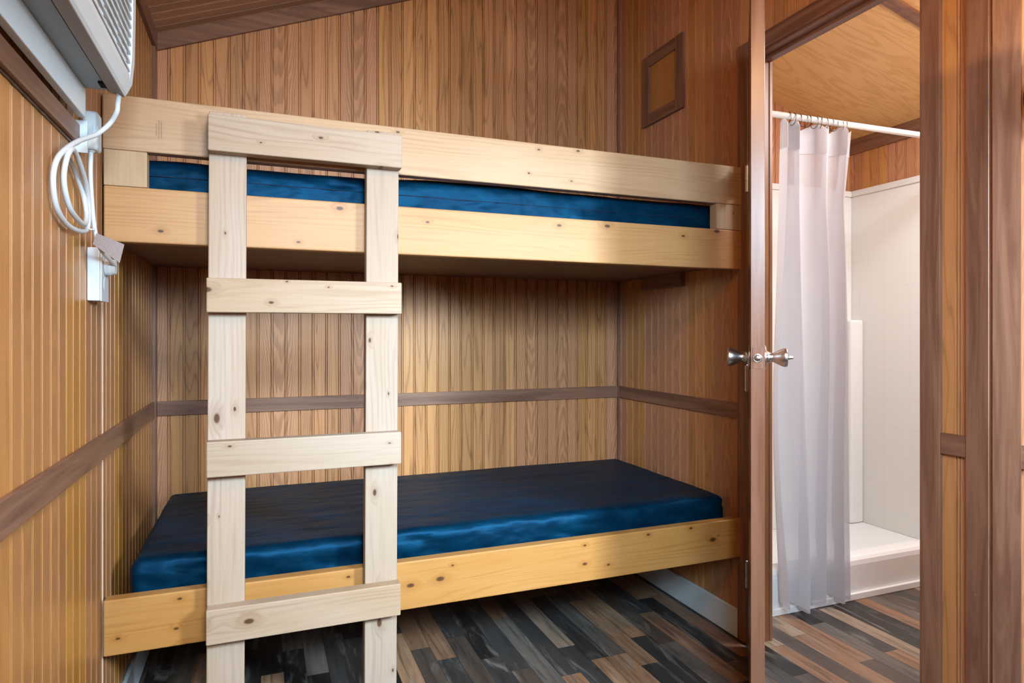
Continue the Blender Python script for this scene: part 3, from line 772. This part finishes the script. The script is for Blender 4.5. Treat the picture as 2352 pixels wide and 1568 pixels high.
link('cloth', bm, M['curtain'], CT, smooth=True)
bm = BM()
G = [[bm.verts.new(fold(i / NU, v * .055) + Vector((0, -.0022, 0))) for v in (0.0, .25, .5, .75, 1.0)] for i in range(NU + 1)]
for i in range(NU):
    for j in range(4): bm.faces.new((G[i][j], G[i + 1][j], G[i + 1][j + 1], G[i][j + 1]))
link('hem', bm, M['curtain'], CT, smooth=True)

# round dark-rimmed disc at the right edge of the view
dc = Vector(pa(0.155, 1.655, -.012))
DK = thing('wall_disc', 'round blue-grey disc with black rim hanging on the wall at the right edge', 'wall disc', tuple(dc))
bm = BM(); lathe(bm, dc + AN * .011, -AN, [(0, .088), (.016, .088), (.018, .085)], 48); link('face', bm, M['disc'], DK, smooth=False)
bm = BM()
e1 = AD; e2 = Vector((0, 0, 1))
tube(bm, [dc - AN * .008 + (e1 * math.cos(t) + e2 * math.sin(t)) * .090 for t in [2 * PI * i / 48 for i in range(48)]], .0042, 8, True); link('rim', bm, M['black_rim'], DK, smooth=True)

# ------------------------------------------------------------------ lights
def area(name, loc, target, sx, sy, power, color, spread=180):
    L = bpy.data.lights.new(name, 'AREA'); L.shape = 'RECTANGLE'; L.size = sx; L.size_y = sy; L.energy = power; L.color = color
    L.spread = math.radians(spread)
    o = bpy.data.objects.new(name, L); COL.objects.link(o); o.location = loc
    o.rotation_euler = (Vector(target) - Vector(loc)).to_track_quat('-Z', 'Y').to_euler(); return o
def point(name, loc, r, power, color):
    L = bpy.data.lights.new(name, 'POINT'); L.shadow_soft_size = r; L.energy = power; L.color = color
    o = bpy.data.objects.new(name, L); COL.objects.link(o); o.location = loc; return o

area('window_daylight', (1.75, YF + .02, 1.55), (0.75, 1.9, 0.42), .40, .62, 58, (0.72, 0.88, 1.0), 88)
area('window_fill_light', (0.325, YF + .02, 1.66), (0.85, 2.4, 0.45), .80, .75, 62, (0.56, 0.80, 1.0), 88)  # soft fill added for the bunk wall that the door keeps dark
point('ceiling_lamp', (0.25, 0.30, 2.26), .09, 42, (1.0, 0.56, 0.24))
L = bpy.data.lights.new('patch_spot', 'SPOT'); L.energy = 9; L.color = (1.0, 0.74, 0.46); L.spot_size = PI; L.spot_blend = 0.02; L.shadow_soft_size = .02  # bare upward spot added to throw the bright patch on the angled wall
o = bpy.data.objects.new('patch_spot', L); COL.objects.link(o); o.location = (1.40, 0.68, 1.776); o.rotation_euler = (PI, 0, 0)
point('bathroom_lamp', (2.42, 1.16, 2.06), .05, 17, (0.96, 0.98, 1.0))
area('bathroom_ceiling_light', (2.62, 1.32, 2.32), (2.50, 1.55, 0), .35, .35, 52, (0.92, 0.97, 1.0))

W = bpy.data.worlds.new('sky'); scene.world = W; W.use_nodes = True
W.node_tree.nodes['Background'].inputs[0].default_value = (0.75, 0.87, 1.0, 1)
W.node_tree.nodes['Background'].inputs[1].default_value = 0.6

# ------------------------------------------------------------------ camera
cam = bpy.data.cameras.new('camera'); co = bpy.data.objects.new('camera', cam); COL.objects.link(co)
co.location = (0, 0, 1.116); co.rotation_euler = (math.radians(90), 0, math.radians(-21.3))
cam.sensor_width = 36; cam.lens = 1479 / 2352 * 36; cam.shift_y = -19 / 2352; cam.clip_start = .01
scene.camera = co

vs_ = scene.view_settings
scene.display_settings.display_device = 'sRGB'
vs_.view_transform = 'Standard'; vs_.look = 'None'; vs_.exposure = -0.32; vs_.gamma = 1.0; vs_.use_curve_mapping = False
scene.cycles.use_denoising = True
scene.cycles.max_bounces = 6; scene.cycles.diffuse_bounces = 4; scene.cycles.glossy_bounces = 3; scene.cycles.transmission_bounces = 4; scene.cycles.transparent_max_bounces = 8
scene.cycles.use_adaptive_sampling = True; scene.cycles.adaptive_threshold = 0.08; scene.cycles.adaptive_min_samples = 16
scene.render.use_persistent_data = False
scene.cycles.sample_clamp_indirect = 6.0
for o in bpy.data.objects:
    if '_base' in o: del o['_base']
